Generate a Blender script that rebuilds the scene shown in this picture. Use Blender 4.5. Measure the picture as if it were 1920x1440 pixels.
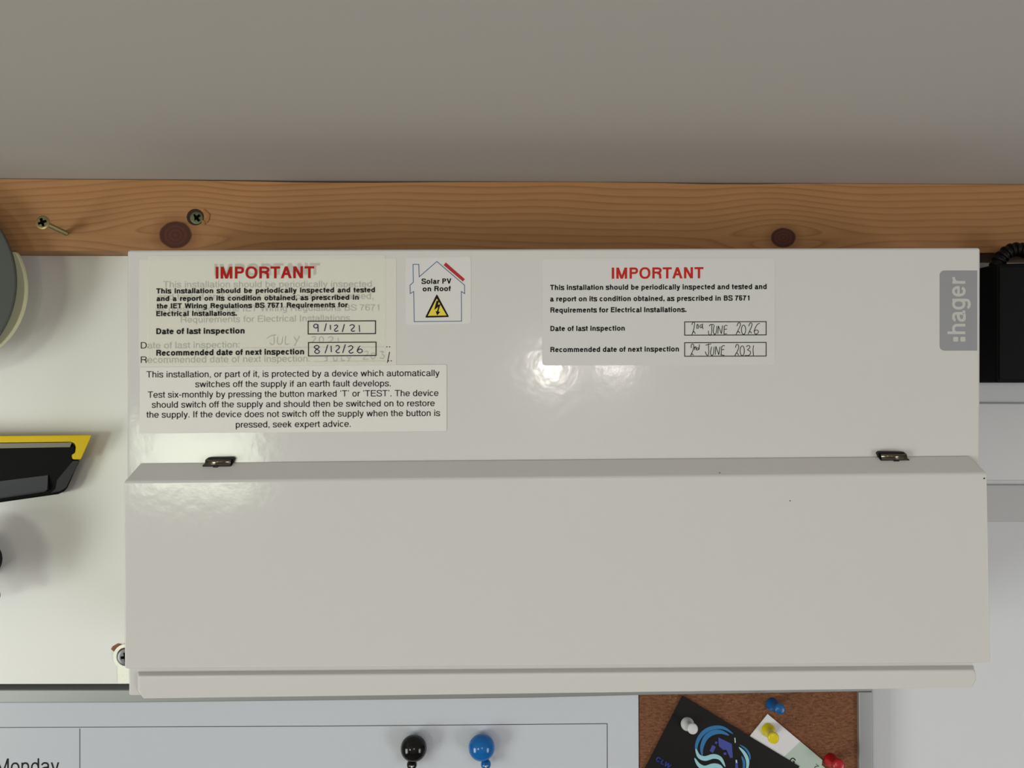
import bpy, bmesh, math
from mathutils import Vector, Matrix

# ------------------------------------------------------------------ basics
for o in list(bpy.data.objects):
    bpy.data.objects.remove(o)
scn = bpy.context.scene
COL = scn.collection
F = 1442.0            # focal length of the photograph in pixels (1920 wide)
WD = 0.498            # distance camera - wall
CZ = 2.2788           # camera height
PI = math.pi

def P(px, py, d):
    """measured point: pixel of the photograph + distance from the camera plane -> metres"""
    return Vector(((px - 960) * d / F, d - WD, CZ + (720 - py) * d / F))

# ------------------------------------------------------------------ camera, world, light, exposure
cam = bpy.data.cameras.new('camera')
cam.sensor_width = 36
cam.lens = F / 1920 * 36
cam.clip_start = 0.01
co = bpy.data.objects.new('camera', cam)
COL.objects.link(co)
co.location = (0, -WD, CZ)
co.rotation_euler = (PI / 2, 0, 0)
scn.camera = co

w = bpy.data.worlds.new('world')
scn.world = w
w.use_nodes = True
w.node_tree.nodes['Background'].inputs[0].default_value = (0.62, 0.78, 0.70, 1)
w.node_tree.nodes['Background'].inputs[1].default_value = 0.6

scn.view_settings.view_transform = 'Standard'
scn.view_settings.look = 'None'
scn.view_settings.gamma = 1
scn.view_settings.use_curve_mapping = False
scn.view_settings.exposure = 0.95

def area(name, loc, rot, sx, sz, power, col):
    l = bpy.data.lights.new(name, 'AREA')
    l.shape = 'RECTANGLE'
    l.size = sx
    l.size_y = sz
    l.energy = power
    l.color = col
    o = bpy.data.objects.new(name, l)
    COL.objects.link(o)
    o.location = loc
    o.rotation_euler = rot
    return o

# daylight entering through the room's windows
area('daylight_rear_window', (-1.50, -3.36, 1.94), (PI / 2, 0, 0), 0.56, 0.34, 6, (0.90, 1.0, 0.76))
area('daylight_right_window', (1.96, -1.9, 1.35), (PI / 2, 0, PI / 2), 1.0, 1.3, 13, (0.97, 0.94, 1.0))
area('daylight_left_window', (-1.96, -1.6, 1.35), (PI / 2, 0, -PI / 2), 1.0, 1.3, 18, (0.97, 1.0, 0.92))
# two small lamps hanging just under the ceiling at the far end of the room
for x, y, z, e in ((0.17, -3.0, 2.35, 5.5), (0.45, -3.05, 2.37, 3.0)):
    l = bpy.data.lights.new('ceiling_lamp', 'POINT')
    l.energy = e
    l.shadow_soft_size = 0.03
    l.color = (1.0, 0.94, 0.88)
    o = bpy.data.objects.new('ceiling_lamp', l)
    COL.objects.link(o)
    o.location = (x, y, z)

# ------------------------------------------------------------------ materials
def lin(c):
    return tuple(((v / 255) / 12.92 if v / 255 <= 0.04045 else ((v / 255 + 0.055) / 1.055) ** 2.4) for v in c) + (1,)

MATS = {}
def mat(name, rgb, rough=0.5, metal=0.0, coat=0.0, bump=None, var=None, alpha=None, spec=0.5, trans=0):
    """procedural principled material; bump=(scale,strength,dist), var=(scale,amount)"""
    if name in MATS:
        return MATS[name]
    m = bpy.data.materials.new(name)
    m.use_nodes = True
    nt = m.node_tree
    b = nt.nodes['Principled BSDF']
    b.inputs['Base Color'].default_value = lin(rgb)
    b.inputs['Roughness'].default_value = rough
    b.inputs['Metallic'].default_value = metal
    b.inputs['Coat Weight'].default_value = coat
    b.inputs['Coat Roughness'].default_value = 0.06
    b.inputs['Specular IOR Level'].default_value = spec
    tc = nt.nodes.new('ShaderNodeTexCoord')
    if bump:
        n = nt.nodes.new('ShaderNodeTexNoise')
        n.inputs['Scale'].default_value = bump[0]
        n.inputs['Detail'].default_value = 3
        nt.links.new(tc.outputs['Object'], n.inputs['Vector'])
        bp = nt.nodes.new('ShaderNodeBump')
        bp.inputs['Strength'].default_value = bump[1]
        bp.inputs['Distance'].default_value = bump[2]
        nt.links.new(n.outputs['Fac'], bp.inputs['Height'])
        nt.links.new(bp.outputs['Normal'], b.inputs['Normal'])
        nt.links.new(bp.outputs['Normal'], b.inputs['Coat Normal'])
    if var:
        n = nt.nodes.new('ShaderNodeTexNoise')
        n.inputs['Scale'].default_value = var[0]
        n.inputs['Detail'].default_value = 4
        nt.links.new(tc.outputs['Object'], n.inputs['Vector'])
        mx = nt.nodes.new('ShaderNodeMix')
        mx.data_type = 'RGBA'
        c = lin(rgb)
        mx.inputs[6].default_value = tuple(v * (1 - var[1]) for v in c[:3]) + (1,)
        mx.inputs[7].default_value = tuple(min(1, v * (1 + var[1])) for v in c[:3]) + (1,)
        nt.links.new(n.outputs['Fac'], mx.inputs[0])
        nt.links.new(mx.outputs[2], b.inputs['Base Color'])
    if alpha is not None:
        b.inputs['Alpha'].default_value = alpha
    MATS[name] = m
    return m

class NT:
    """tiny expression helper for shader math"""
    def __init__(s, nt):
        s.nt = nt
    def m(s, op, a, b=None, c=None):
        n = s.nt.nodes.new('ShaderNodeMath')
        n.operation = op
        for i, v in enumerate((a, b, c)):
            if v is None:
                continue
            if isinstance(v, (int, float)):
                n.inputs[i].default_value = v
            else:
                s.nt.links.new(v, n.inputs[i])
        return n.outputs[0]
    def mix(s, f, a, b):
        n = s.nt.nodes.new('ShaderNodeMix')
        n.data_type = 'RGBA'
        for i, v in ((0, f), (6, a), (7, b)):
            if isinstance(v, (tuple, float, int)):
                n.inputs[i].default_value = v
            else:
                s.nt.links.new(v, n.inputs[i])
        return n.outputs[2]
    def noise(s, vec, scale, detail=2, rough=0.5):
        n = s.nt.nodes.new('ShaderNodeTexNoise')
        n.inputs['Scale'].default_value = scale
        n.inputs['Detail'].default_value = detail
        n.inputs['Roughness'].default_value = rough
        s.nt.links.new(vec, n.inputs['Vector'])
        return n.outputs['Fac']
    def smooth(s, v, lo, hi):
        n = s.nt.nodes.new('ShaderNodeMapRange')
        n.interpolation_type = 'SMOOTHSTEP'
        s.nt.links.new(v, n.inputs[0])
        n.inputs[1].default_value = lo
        n.inputs[2].default_value = hi
        return n.outputs[0]

def pine(name, knots):
    m = bpy.data.materials.new(name)
    m.use_nodes = True
    nt = m.node_tree
    bsdf = nt.nodes['Principled BSDF']
    t = NT(nt)
    tc = nt.nodes.new('ShaderNodeTexCoord')
    sp = nt.nodes.new('ShaderNodeSeparateXYZ')
    nt.links.new(tc.outputs['Object'], sp.inputs[0])
    x, y, z = sp.outputs
    mp = nt.nodes.new('ShaderNodeMapping')
    mp.inputs['Scale'].default_value = (5, 14, 14)
    nt.links.new(tc.outputs['Object'], mp.inputs[0])
    warp = t.noise(mp.outputs[0], 1.0, 2)
    v = t.m('ADD', z, t.m('MULTIPLY', warp, 0.020))
    v = t.m('ADD', v, t.m('MULTIPLY', x, -0.006))
    kd = []
    for (kx, kz, rx, rz, amp, wd) in knots:
        dx = t.m('SUBTRACT', x, kx)
        dz = t.m('SUBTRACT', z, kz)
        gx = t.m('POWER', 2.718, t.m('MULTIPLY', t.m('POWER', t.m('ABSOLUTE', t.m('DIVIDE', dx, wd)), 2.0), -1))
        gz = t.m('POWER', 2.718, t.m('MULTIPLY', t.m('ABSOLUTE', t.m('DIVIDE', dz, 0.028)), -1))
        sgn = t.m('TANH', t.m('DIVIDE', dz, 0.004))
        v = t.m('SUBTRACT', v, t.m('MULTIPLY', t.m('MULTIPLY', gx, gz), t.m('MULTIPLY', sgn, amp)))
        e = t.m('SQRT', t.m('ADD', t.m('POWER', t.m('ABSOLUTE', t.m('DIVIDE', dx, rx)), 2.0), t.m('POWER', t.m('ABSOLUTE', t.m('DIVIDE', dz, rz)), 2.0)))
        e = t.m('ADD', e, t.m('MULTIPLY', t.m('SUBTRACT', t.noise(tc.outputs['Object'], 90, 2), 0.5), 0.25))
        kd.append(e)
    # late-wood lines: sharp upper edge, slow fade
    fr = t.m('ADD', t.m('MULTIPLY', v, 250.0), t.m('MULTIPLY', t.noise(mp.outputs[0], 0.6, 1), 2.0))
    s = t.m('FRACT', fr)
    line = t.m('POWER', s, 3.5)
    edge = t.smooth(t.m('SUBTRACT', 1.0, s), 0.0, 0.14)
    line = t.m('MULTIPLY', line, edge)
    mp2 = nt.nodes.new('ShaderNodeMapping')
    mp2.inputs['Scale'].default_value = (12, 40, 160)
    nt.links.new(tc.outputs['Object'], mp2.inputs[0])
    fine = t.noise(mp2.outputs[0], 4.0, 4, 0.7)
    amp = t.m('MULTIPLY', line, t.m('ADD', 0.35, t.m('MULTIPLY', t.noise(mp.outputs[0], 2.0, 2), 0.8)))
    c = t.mix(t.noise(mp.outputs[0], 1.4, 2), lin((178, 132, 88)), lin((158, 112, 70)))
    c = t.mix(amp, c, lin((116, 72, 42)))
    c = t.mix(t.m('MULTIPLY', t.smooth(fine, 0.45, 0.75), 0.18), c, lin((124, 82, 50)))
    for e in kd:
        halo = t.m('SUBTRACT', 1.0, t.smooth(e, 1.0, 1.9))
        c = t.mix(t.m('MULTIPLY', halo, 0.45), c, lin((120, 72, 44)))
        ring = t.smooth(t.m('SINE', t.m('MULTIPLY', e, 22.0)), -1, 1)
        kc = t.mix(ring, lin((76, 36, 26)), lin((86, 45, 33)))
        rim = t.smooth(e, 0.75, 1.0)
        kc = t.mix(rim, kc, lin((62, 30, 19)))
        c = t.mix(t.m('SUBTRACT', 1.0, t.smooth(e, 0.92, 1.08)), c, kc)
    nt.links.new(c, bsdf.inputs['Base Color'])
    bsdf.inputs['Roughness'].default_value = 0.55
    bsdf.inputs['Specular IOR Level'].default_value = 0.25
    bp = nt.nodes.new('ShaderNodeBump')
    bp.inputs['Strength'].default_value = 0.25
    bp.inputs['Distance'].default_value = 0.0003
    nt.links.new(fine, bp.inputs['Height'])
    nt.links.new(bp.outputs[0], bsdf.inputs['Normal'])
    return m

def cork_material():
    m = bpy.data.materials.new('cork')
    m.use_nodes = True
    nt = m.node_tree
    b = nt.nodes['Principled BSDF']
    t = NT(nt)
    tc = nt.nodes.new('ShaderNodeTexCoord')
    mp = nt.nodes.new('ShaderNodeMapping')
    mp.inputs['Rotation'].default_value = (0, 0.6, 0)
    mp.inputs['Scale'].default_value = (300, 400, 900)
    nt.links.new(tc.outputs['Object'], mp.inputs[0])
    n1 = t.noise(mp.outputs[0], 1.0, 3, 0.6)
    n2 = t.noise(tc.outputs['Object'], 900, 2)
    n3 = t.noise(tc.outputs['Object'], 120, 2)
    c = t.mix(t.smooth(n1, 0.3, 0.7), lin((92, 54, 32)), lin((132, 86, 54)))
    c = t.mix(t.m('SUBTRACT', 1.0, t.smooth(n2, 0.28, 0.40)), c, lin((62, 34, 20)))
    c = t.mix(t.m('MULTIPLY', t.smooth(n2, 0.68, 0.76), 0.5), c, lin((190, 150, 110)))
    c = t.mix(t.m('MULTIPLY', n3, 0.35), c, lin((100, 58, 36)))
    nt.links.new(c, b.inputs['Base Color'])
    b.inputs['Roughness'].default_value = 0.85
    bp = nt.nodes.new('ShaderNodeBump')
    bp.inputs['Strength'].default_value = 0.8
    bp.inputs['Distance'].default_value = 0.0006
    nt.links.new(n1, bp.inputs['Height'])
    nt.links.new(bp.outputs[0], b.inputs['Normal'])
    return m

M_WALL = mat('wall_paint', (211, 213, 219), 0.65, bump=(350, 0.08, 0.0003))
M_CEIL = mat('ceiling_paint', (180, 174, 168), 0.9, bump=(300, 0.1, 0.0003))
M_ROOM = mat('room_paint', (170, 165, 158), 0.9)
M_FLOOR = mat('floor_vinyl', (110, 100, 90), 0.6, var=(3, 0.2))
M_BOARD = mat('melamine', (232, 232, 230), 0.32, bump=(700, 0.05, 0.0002))
M_COAT = mat('white_powder_coat', (209, 207, 206), 0.11, bump=(165, 0.10, 0.0006), spec=.27)
M_SPECK = mat('speck_black', (14, 14, 14), 0.7)  # plain black of the dirt specks on the flap
M_STICK = mat('sticker_vinyl', (216, 213, 206), 0.42)
M_STICKW = mat('sticker_white', (222, 219, 216), 0.40)
M_STICKT = mat('sticker_translucent', (250, 249, 238), 0.42, alpha=0.29)
M_INK = mat('black_ink', (10, 10, 12), 0.6, spec=.2)
M_RED = mat('red_ink', (170, 18, 18), 0.6, spec=.2)
M_PEN = mat('pen_ink', (36, 34, 76), 0.6, spec=.2)
M_PENB = mat('black_pen_ink', (28, 27, 34), 0.6, spec=.2)
M_GREY = mat('badge_grey', (146, 146, 152), 0.4)
M_BADGETXT = mat('badge_lettering', (192, 190, 187), 0.4)
M_ALU = mat('satin_aluminium', (146, 148, 149), 0.42, metal=0.35, bump=(500, 0.05, 0.0002))
M_WHITEB = mat('whiteboard_enamel', (198, 202, 212), 0.16, bump=(25, 0.05, 0.001))
M_CORK = cork_material()
M_DARKMETAL = mat('dark_steel', (104, 98, 86), 0.2, metal=0.9)
M_ZINC = mat('zinc_plated_steel', (200, 196, 150), 0.3, metal=0.85, bump=(600, 0.2, 0.0002))
M_STEEL = mat('grey_steel', (104, 104, 108), 0.35, metal=0.8, bump=(700, 0.2, 0.0002))
M_BRASS = mat('yellow_passivated_steel', (150, 136, 96), 0.3, metal=0.85)
M_CHROME = mat('chrome', (220, 220, 220), 0.08, metal=1)
M_BLKPL = mat('black_plastic', (5, 5, 6), 0.45, spec=.25)
M_BLKPLG = mat('glossy_black_plastic', (4, 4, 5), 0.12, spec=.4)

# ------------------------------------------------------------------ mesh helpers
def link(name, me, m=None, parent=None, label=None, kind=None):
    o = bpy.data.objects.new(name, me)
    COL.objects.link(o)
    if m:
        if isinstance(m, (list, tuple)):
            for q in m:
                me.materials.append(q)
        else:
            me.materials.append(m)
    if parent:
        o.parent = parent
        o.matrix_parent_inverse = parent.matrix_world.inverted() if False else Matrix.Translation(-parent.location)
    if label:
        o['label'] = label
    if kind:
        o['kind'] = kind
    return o

def bm_obj(name, bm, m=None, parent=None, label=None, kind=None, smooth=False):
    me = bpy.data.meshes.new(name)
    bmesh.ops.recalc_face_normals(bm, faces=bm.faces)
    bm.to_mesh(me)
    bm.free()
    if smooth:
        for p in me.polygons:
            p.use_smooth = True
    return link(name, me, m, parent, label, kind)

def thing(name, label, cat, loc, group=None):
    o = bpy.data.objects.new(name, None)
    o.empty_display_size = 0.01
    COL.objects.link(o)
    o.location = loc
    o['label'] = label
    o['category'] = cat
    if group:
        o['group'] = group
    return o

def tag(o, label, cat, group=None):
    o['label'] = label
    o['category'] = cat
    if group:
        o['group'] = group
    return o

def add_box(bm, x0, x1, y0, y1, z0, z1):
    vs = [bm.verts.new((x, y, z)) for x in (x0, x1) for y in (y0, y1) for z in (z0, z1)]
    for f in ((0, 1, 3, 2), (4, 6, 7, 5), (0, 4, 5, 1), (2, 3, 7, 6), (0, 2, 6, 4), (1, 5, 7, 3)):
        bm.faces.new([vs[i] for i in f])

def add_loft(bm, front, back):
    a = [bm.verts.new(v) for v in front]
    b = [bm.verts.new(v) for v in back]
    n = len(a)
    bm.faces.new(a)
    bm.faces.new(b[::-1])
    for i in range(n):
        bm.faces.new((a[i], b[i], b[(i + 1) % n], a[(i + 1) % n]))

def prism_bm(pts, d, t, bm=None):
    """outline measured at distance d, extruded straight back by t metres"""
    bm = bm or bmesh.new()
    fr = [P(x, y, d) for x, y in pts]
    add_loft(bm, fr, [v + Vector((0, t, 0)) for v in fr])
    return bm

def bevel_mod(o, wdt, seg=3, ang=0.5):
    b = o.modifiers.new('bevel', 'BEVEL')
    b.width = wdt
    b.segments = seg
    b.limit_method = 'ANGLE'
    b.angle_limit = ang
    for p in o.data.polygons:
        p.use_smooth = True
    n = o.modifiers.new('wn', 'WEIGHTED_NORMAL')
    n.keep_sharp = False
    return o

def rrect(x0, y0, x1, y1, r, corners='abcd', dy=0.0, n=6):
    """rounded rectangle outline in pixels; a=TL b=TR c=BR d=BL; dy = drop of the right end"""
    pts = []
    for k, (cx, cy, a0) in zip('abcd', ((x0 + r, y0 + r, 180), (x1 - r, y0 + r, 270), (x1 - r, y1 - r, 0), (x0 + r, y1 - r, 90))):
        if k in corners:
            for i in range(n + 1):
                a = math.radians(a0 + 90 * i / n)
                pts.append((cx + r * math.cos(a), cy + r * math.sin(a)))
        else:
            pts.append({'a': (x0, y0), 'b': (x1, y0), 'c': (x1, y1), 'd': (x0, y1)}[k])
    return [(x, y + dy * (x - x0) / (x1 - x0)) for x, y in pts]

def ellipse(cx, cy, rx, ry, n=20, rot=0):
    c, s = math.cos(rot), math.sin(rot)
    out = []
    for i in range(n):
        a = 2 * PI * i / n
        u, v = rx * math.cos(a), ry * math.sin(a)
        out.append((cx + u * c - v * s, cy + u * s + v * c))
    return out

def smooth_path(pts, n=5):
    if len(pts) < 3:
        return pts
    out = []
    for i in range(len(pts) - 1):
        p0 = pts[max(i - 1, 0)]
        p1, p2 = pts[i], pts[i + 1]
        p3 = pts[min(i + 2, len(pts) - 1)]
        for k in range(n):
            t = k / n
            out.append(tuple(0.5 * ((2 * p1[j]) + (-p0[j] + p2[j]) * t + (2 * p0[j] - 5 * p1[j] + 4 * p2[j] - p3[j]) * t * t + (-p0[j] + 3 * p1[j] - 3 * p2[j] + p3[j]) * t ** 3) for j in (0, 1)))
    out.append(pts[-1])
    return out

def stroke(bm, pts, wpx, d, smooth=True, closed=False, taper=None):
    """flat pen stroke of width wpx along pixels"""
    if closed:
        pts = list(pts) + [pts[0]]
    if smooth:
        pts = smooth_path(pts)
    n = len(pts)
    L, R = [], []
    for i, p in enumerate(pts):
        a, b = pts[max(i - 1, 0)], pts[min(i + 1, n - 1)]
        if closed and i in (0, n - 1):
            a, b = pts[n - 2], pts[1]
        ns = []
        for u, v in ((a, p), (p, b)):
            q = math.hypot(v[0] - u[0], v[1] - u[1])
            if q > 1e-9:
                ns.append((-(v[1] - u[1]) / q, (v[0] - u[0]) / q))
        mx_, my_ = sum(v[0] for v in ns), sum(v[1] for v in ns)
        q = math.hypot(mx_, my_) or 1
        mx_, my_ = mx_ / q, my_ / q
        k = 1 / max(mx_ * ns[0][0] + my_ * ns[0][1], 0.35)
        wd = wpx * (taper(i / (n - 1)) if taper else 1) * k / 2
        L.append(bm.verts.new(P(p[0] + mx_ * wd, p[1] + my_ * wd, d)))
        R.append(bm.verts.new(P(p[0] - mx_ * wd, p[1] - my_ * wd, d)))
    for i in range(n - 1):
        bm.faces.new((L[i], L[i + 1], R[i + 1], R[i]))

def poly(bm, pts, d):
    bm.faces.new([bm.verts.new(P(x, y, d)) for x, y in pts])

def flat_obj(name, bm, m, parent, label=None):
    for f in bm.faces:
        f.normal_update()
        if f.normal.y > 0:
            f.normal_flip()
    me = bpy.data.meshes.new(name)
    bm.to_mesh(me)
    bm.free()
    return link(name, me, m, parent, label)

# lettering: a plain grotesque alphabet drawn here stroke by stroke (1000 units, capitals 718, x-height 523)
ADV_R = dict(a=556, b=556, c=500, d=556, e=556, f=278, g=556, h=556, i=222, k=500, l=222, m=833, n=556, o=556, p=556, q=556, r=333, s=500, t=278,
             u=556, v=500, w=722, x=500, y=500)
ADV_B = dict(a=566, b=611, c=556, d=611, e=566, f=333, g=611, h=611, i=278, k=556, l=278, m=889, n=611, o=611, p=611, q=611, r=389, s=546, t=333,
             u=611, v=556, w=778, x=556, y=556)
ADV_C = dict(T=611, D=722, R=722, I=278, E=667, B=680, S=667, M=833, P=667, O=778, A=680, N=722, W=944, V=667, C=722, L=580, G=778)

def glyph(ch, bw):
    """returns (advance, polygons); bw = stem width"""
    bold = bw > 110
    w, h = bw, bw / 2
    A = (ADV_B if bold else ADV_R).get(ch) or ADV_C.get(ch) or {' ': 278, '1': 556, '6': 556, '7': 556, '9': 556}.get(ch) or (333 if ch == '-' else 240)
    out = []
    lay = [0]          # overlapping strokes sit a few microns apart
    th = w * 0.88
    def rect(x0, y0, x1, y1):
        lay[0] += 1
        out.append((lay[0], [(x0, y0), (x1, y0), (x1, y1), (x0, y1)]))
    def diag(x0, y0, x1, y1, ww=None):
        ww = ww or w
        k = ww / 2 * math.hypot(x1 - x0, y1 - y0) / max(abs(y1 - y0), 1)
        lay[0] += 1
        out.append((lay[0], [(x0 - k, y0), (x0 + k, y0), (x1 + k, y1), (x1 - k, y1)]))
    def rib(pts, wx=None, wy=None):
        """ribbon: wx = thickness where it runs vertically, wy where it runs horizontally"""
        wx, wy = wx or w, wy or th
        n = len(pts)
        e = []
        for i, p in enumerate(pts):
            a, b = pts[max(i - 1, 0)], pts[min(i + 1, n - 1)]
            tx, ty = b[0] - a[0], b[1] - a[1]
            q = math.hypot(tx, ty) or 1
            e.append(((p[0] - ty / q * wx / 2, p[1] + tx / q * wy / 2), (p[0] + ty / q * wx / 2, p[1] - tx / q * wy / 2)))
        lay[0] += 1
        for i, ((a, b), (c, d)) in enumerate(zip(e, e[1:])):
            out.append((lay[0] + i * .03, [a, c, d, b]))
    def arc(cx, cy, rx, ry, a0, a1, n=None, ex=2.25):
        n = n or max(6, int(abs(a1 - a0) / 11))
        o = []
        for i in range(n + 1):
            a = math.radians(a0 + (a1 - a0) * i / n)
            c, s = math.cos(a), math.sin(a)
            o.append((cx + rx * math.copysign(abs(c) ** (2 / ex), c), cy + ry * math.copysign(abs(s) ** (2 / ex), s)))
        return o
    l = 66 + h
    r = A - 62 - h
    t2 = th / 2
    top, bo = 537 - t2, -14 + t2
    cx = A / 2
    if ch == 'o':
        rib(arc(cx, 261, A / 2 - 36 - h, 275 - t2, 0, 360))
    elif ch in 'bpdq':
        if ch in 'bp':
            x1 = A - 36 - h
            rib(arc((l + x1) / 2, 261, (x1 - l) / 2, 275 - t2, 0, 360))
            rect(66, -207 if ch == 'p' else 0, 66 + w, 718 if ch == 'b' else 523)
        else:
            x0 = 36 + h
            rib(arc((x0 + A - 66 - h) / 2, 261, (A - 66 - h - x0) / 2, 275 - t2, 0, 360))
            rect(A - 66 - w, -207 if ch == 'q' else 0, A - 66, 718 if ch == 'd' else 523)
    elif ch == 'g':
        x0, x1 = 36 + h, A - 66 - h
        rib(arc((x0 + x1) / 2, 268, (x1 - x0) / 2, 268 - t2, 0, 360))
        rect(x1 - h, -40, x1 + h, 523)
        rib(arc((x0 + x1) / 2, -40, (x1 - x0) / 2, 177 - t2, 0, -158))
    elif ch == 'c':
        rib(arc(cx + 8, 261, A / 2 - 30 - h, 275 - t2, 38, 322))
    elif ch == 'e':
        rib(arc(cx, 261, A / 2 - 34 - h, 275 - t2, 0, 328))
        rect(34 + h, 225, A - 34 - h * .3, 225 + th * .9)
    elif ch in 'nh':
        rect(66, 0, 66 + w, 718 if ch == 'h' else 523)
        rib(arc((l + r) / 2, 330, (r - l) / 2, top - 330, 180, 0))
        rect(r - h, 0, r + h, 332)
    elif ch == 'u':
        rect(A - 66 - w, 0, A - 66, 523)
        l2, r2 = 62 + h, A - 66 - h
        rib(arc((l2 + r2) / 2, 193, (r2 - l2) / 2, 193 - bo, 180, 360))
        rect(l2 - h, 191, l2 + h, 523)
    elif ch == 'm':
        rect(66, 0, 66 + w, 523)
        mdl = (l + r) / 2
        for a_, b_ in ((l, mdl), (mdl, r)):
            rib(arc((a_ + b_) / 2, 350, (b_ - a_) / 2, top - 350, 180, 0))
            rect(b_ - h, 0, b_ + h, 352)
    elif ch == 'r':
        rect(66, 0, 66 + w, 523)
        rib(arc(A + 10, 290, A + 10 - l, top - 297, 180, 92))
    elif ch == 'a':
        r = A - 78 - h
        l2 = 42 + h
        rect(r - h, 60, r + h, 372)
        rib(arc((l2 + r) / 2, 370, (r - l2) / 2, top - 370, 0, 172))
        rib(smooth_path([(r, 300), (r - 70, 292), (l2 + 120, 275), (l2 + 22, 225), (l2, 145), (l2 + 30, 45), (l2 + 120, bo), (r - 70, 40), (r, 120)], 4))
        rib(smooth_path([(r, 90), (r + 12, t2 + 10), (A - 8, t2)], 4))
    elif ch == 'f':
        x = A * .47
        rect(x - h, 0, x + h, 590)
        rib(arc(x + 118, 588, 118, 722 - t2 - 588, 180, 82))
        rect(14, 523 - th, A - 12, 523)
    elif ch == 't':
        x = A * .44
        rect(x - h, 110, x + h, 668)
        rib(arc(x + 110, 112, 110, 112 - t2 + 6, 180, 278))
        rect(14, 523 - th, A - 16, 523)
    elif ch in 'il':
        x = A / 2
        rect(x - h, 0, x + h, 718 if ch == 'l' else 523)
        if ch == 'i':
            rect(x - h, 718 - w * 1.0, x + h, 718)
    elif ch == 'k':
        rect(66, 0, 66 + w, 718)
        diag(l, 165, A - 70 - h, 523)
        diag(A - 40 - h, 0, A * .42, 315)
    elif ch == 's':
        k = A / 500
        P_ = [(424, 378), (385, 480), (250, top), (120, 490), (82, 392), (130, 312), (250, 268), (372, 226), (424, 140), (385, 42), (250, bo), (105, 45), (66, 150)]
        c0 = h * .35
        rib(smooth_path([((x - 250) * (k - c0 / 500) + A / 2, y) for x, y in P_], 4))
    elif ch == 'v':
        diag(20 + h, 523, cx, 0); diag(A - 20 - h, 523, cx, 0)
    elif ch == 'w':
        q = A / 4
        diag(16 + h, 523, q + 22, 0); diag(cx, 523, q + 22, 0); diag(cx, 523, A - q - 22, 0); diag(A - 16 - h, 523, A - q - 22, 0)
    elif ch == 'x':
        diag(22 + h, 523, A - 20 - h, 0); diag(A - 24 - h, 523, 20 + h, 0)
    elif ch == 'y':
        diag(18 + h, 523, cx + 6, 20)
        diag(A - 18 - h, 523, cx - 12, -60)
        rib(smooth_path([(cx - 4, -30), (cx - 40, -130), (cx - 90, -207 + t2), (70, -200 + t2)], 5))
    elif ch == 'I':
        rect(cx - h * 1.05, 0, cx + h * 1.05, 718)
    elif ch == 'T':
        rect(20, 718 - th, A - 20, 718); rect(cx - h, 0, cx + h, 718)
    elif ch == 'L':
        rect(78, 0, 78 + w, 718); rect(78, 0, A - 20, th)
    elif ch == 'E':
        rect(80, 0, 80 + w, 718); rect(80, 0, A - 44, th); rect(80, 718 - th, A - 48, 718); rect(80, 330, A - 84, 330 + th)
    elif ch == 'D':
        rect(80, 0, 80 + w, 718)
        rib([(80, 718 - t2), (350, 718 - t2)] + arc(350, 359, A - 46 - h - 350, 359 - t2, 84, -84) + [(350, t2), (80, t2)])
    elif ch in 'PRB':
        rect(78, 0, 78 + w, 718)
        yb = {'P': 300, 'R': 320, 'B': 345}[ch]
        x1 = A - 48 - h - (22 if ch == 'B' else 0)
        ym = (718 + yb) / 2
        rib([(80, 718 - t2), (400, 718 - t2)] + arc(400, ym, x1 - 400, (718 - yb) / 2 - t2, 80, -80) + [(400, yb + t2), (80, yb + t2)])
        if ch == 'B':
            x1 = A - 42 - h
            y1 = yb + th
            rib([(80, y1 - t2), (400, y1 - t2)] + arc(400, y1 / 2, x1 - 400, y1 / 2 - t2, 80, -80) + [(400, t2), (80, t2)])
        if ch == 'R':
            xx = A - 72 - h
            rib(smooth_path([(400, 335), (xx - 30, 300), (xx - 2, 220), (xx + 2, 90), (xx + 24, 0)], 5))
    elif ch in 'OCG':
        if ch == 'O':
            rib(arc(cx, 359, A / 2 - 38 - h, 374 - t2, 0, 360, 34))
        else:
            rib(arc(cx, 359, A / 2 - 40 - h, 374 - t2, 36, 324, 30))
            if ch == 'G':
                rect(A - 56 - w, 0, A - 56, 360); rect(cx + 20, 300, A - 56, 300 + th)
    elif ch == 'S':
        P_ = [(592, 505), (540, 640), (335, 733 - t2), (150, 655), (98, 530), (150, 430), (335, 372), (530, 312), (590, 200), (540, 62), (335, bo), (120, 70), (72, 225)]
        rib(smooth_path([((x - 333) * (1 - h / 900) + cx, y) for x, y in P_], 4))
    elif ch == 'M':
        rect(73, 0, 73 + w, 718); rect(A - 73 - w, 0, A - 73, 718)
        diag(73 + h * 1.2, 718, cx, 0, w * .95); diag(A - 73 - h * 1.2, 718, cx, 0, w * .95)
    elif ch == 'N':
        rect(76, 0, 76 + w, 718); rect(A - 76 - w, 0, A - 76, 718)
        diag(76 + h * 1.15, 718, A - 76 - h * 1.15, 0)
    elif ch == 'A':
        diag(20 + h, 0, cx, 718); diag(A - 20 - h, 0, cx, 718); rect(A * .24, 195, A * .76, 195 + th)
    elif ch == 'V':
        diag(18 + h, 718, cx, 0); diag(A - 18 - h, 718, cx, 0)
    elif ch == 'W':
        q = A / 4
        diag(18 + h, 718, q + 22, 0); diag(cx, 718, q + 22, 0); diag(cx, 718, A - q - 22, 0); diag(A - 18 - h, 718, A - q - 22, 0)
    elif ch == '1':
        rect(cx + 35 - h, 0, cx + 35 + h, 703)
        rib(smooth_path([(cx + 35, 703), (cx + 5, 605), (cx - 130, 548)], 4), w * .8, th * .9)
    elif ch == '7':
        rect(36, 703 - th, A - 36, 703)
        rib(smooth_path([(A - 36 - h, 690), (A * .55, 470), (A * .40, 230), (A * .34, 0)], 6))
    elif ch in '69':
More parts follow.
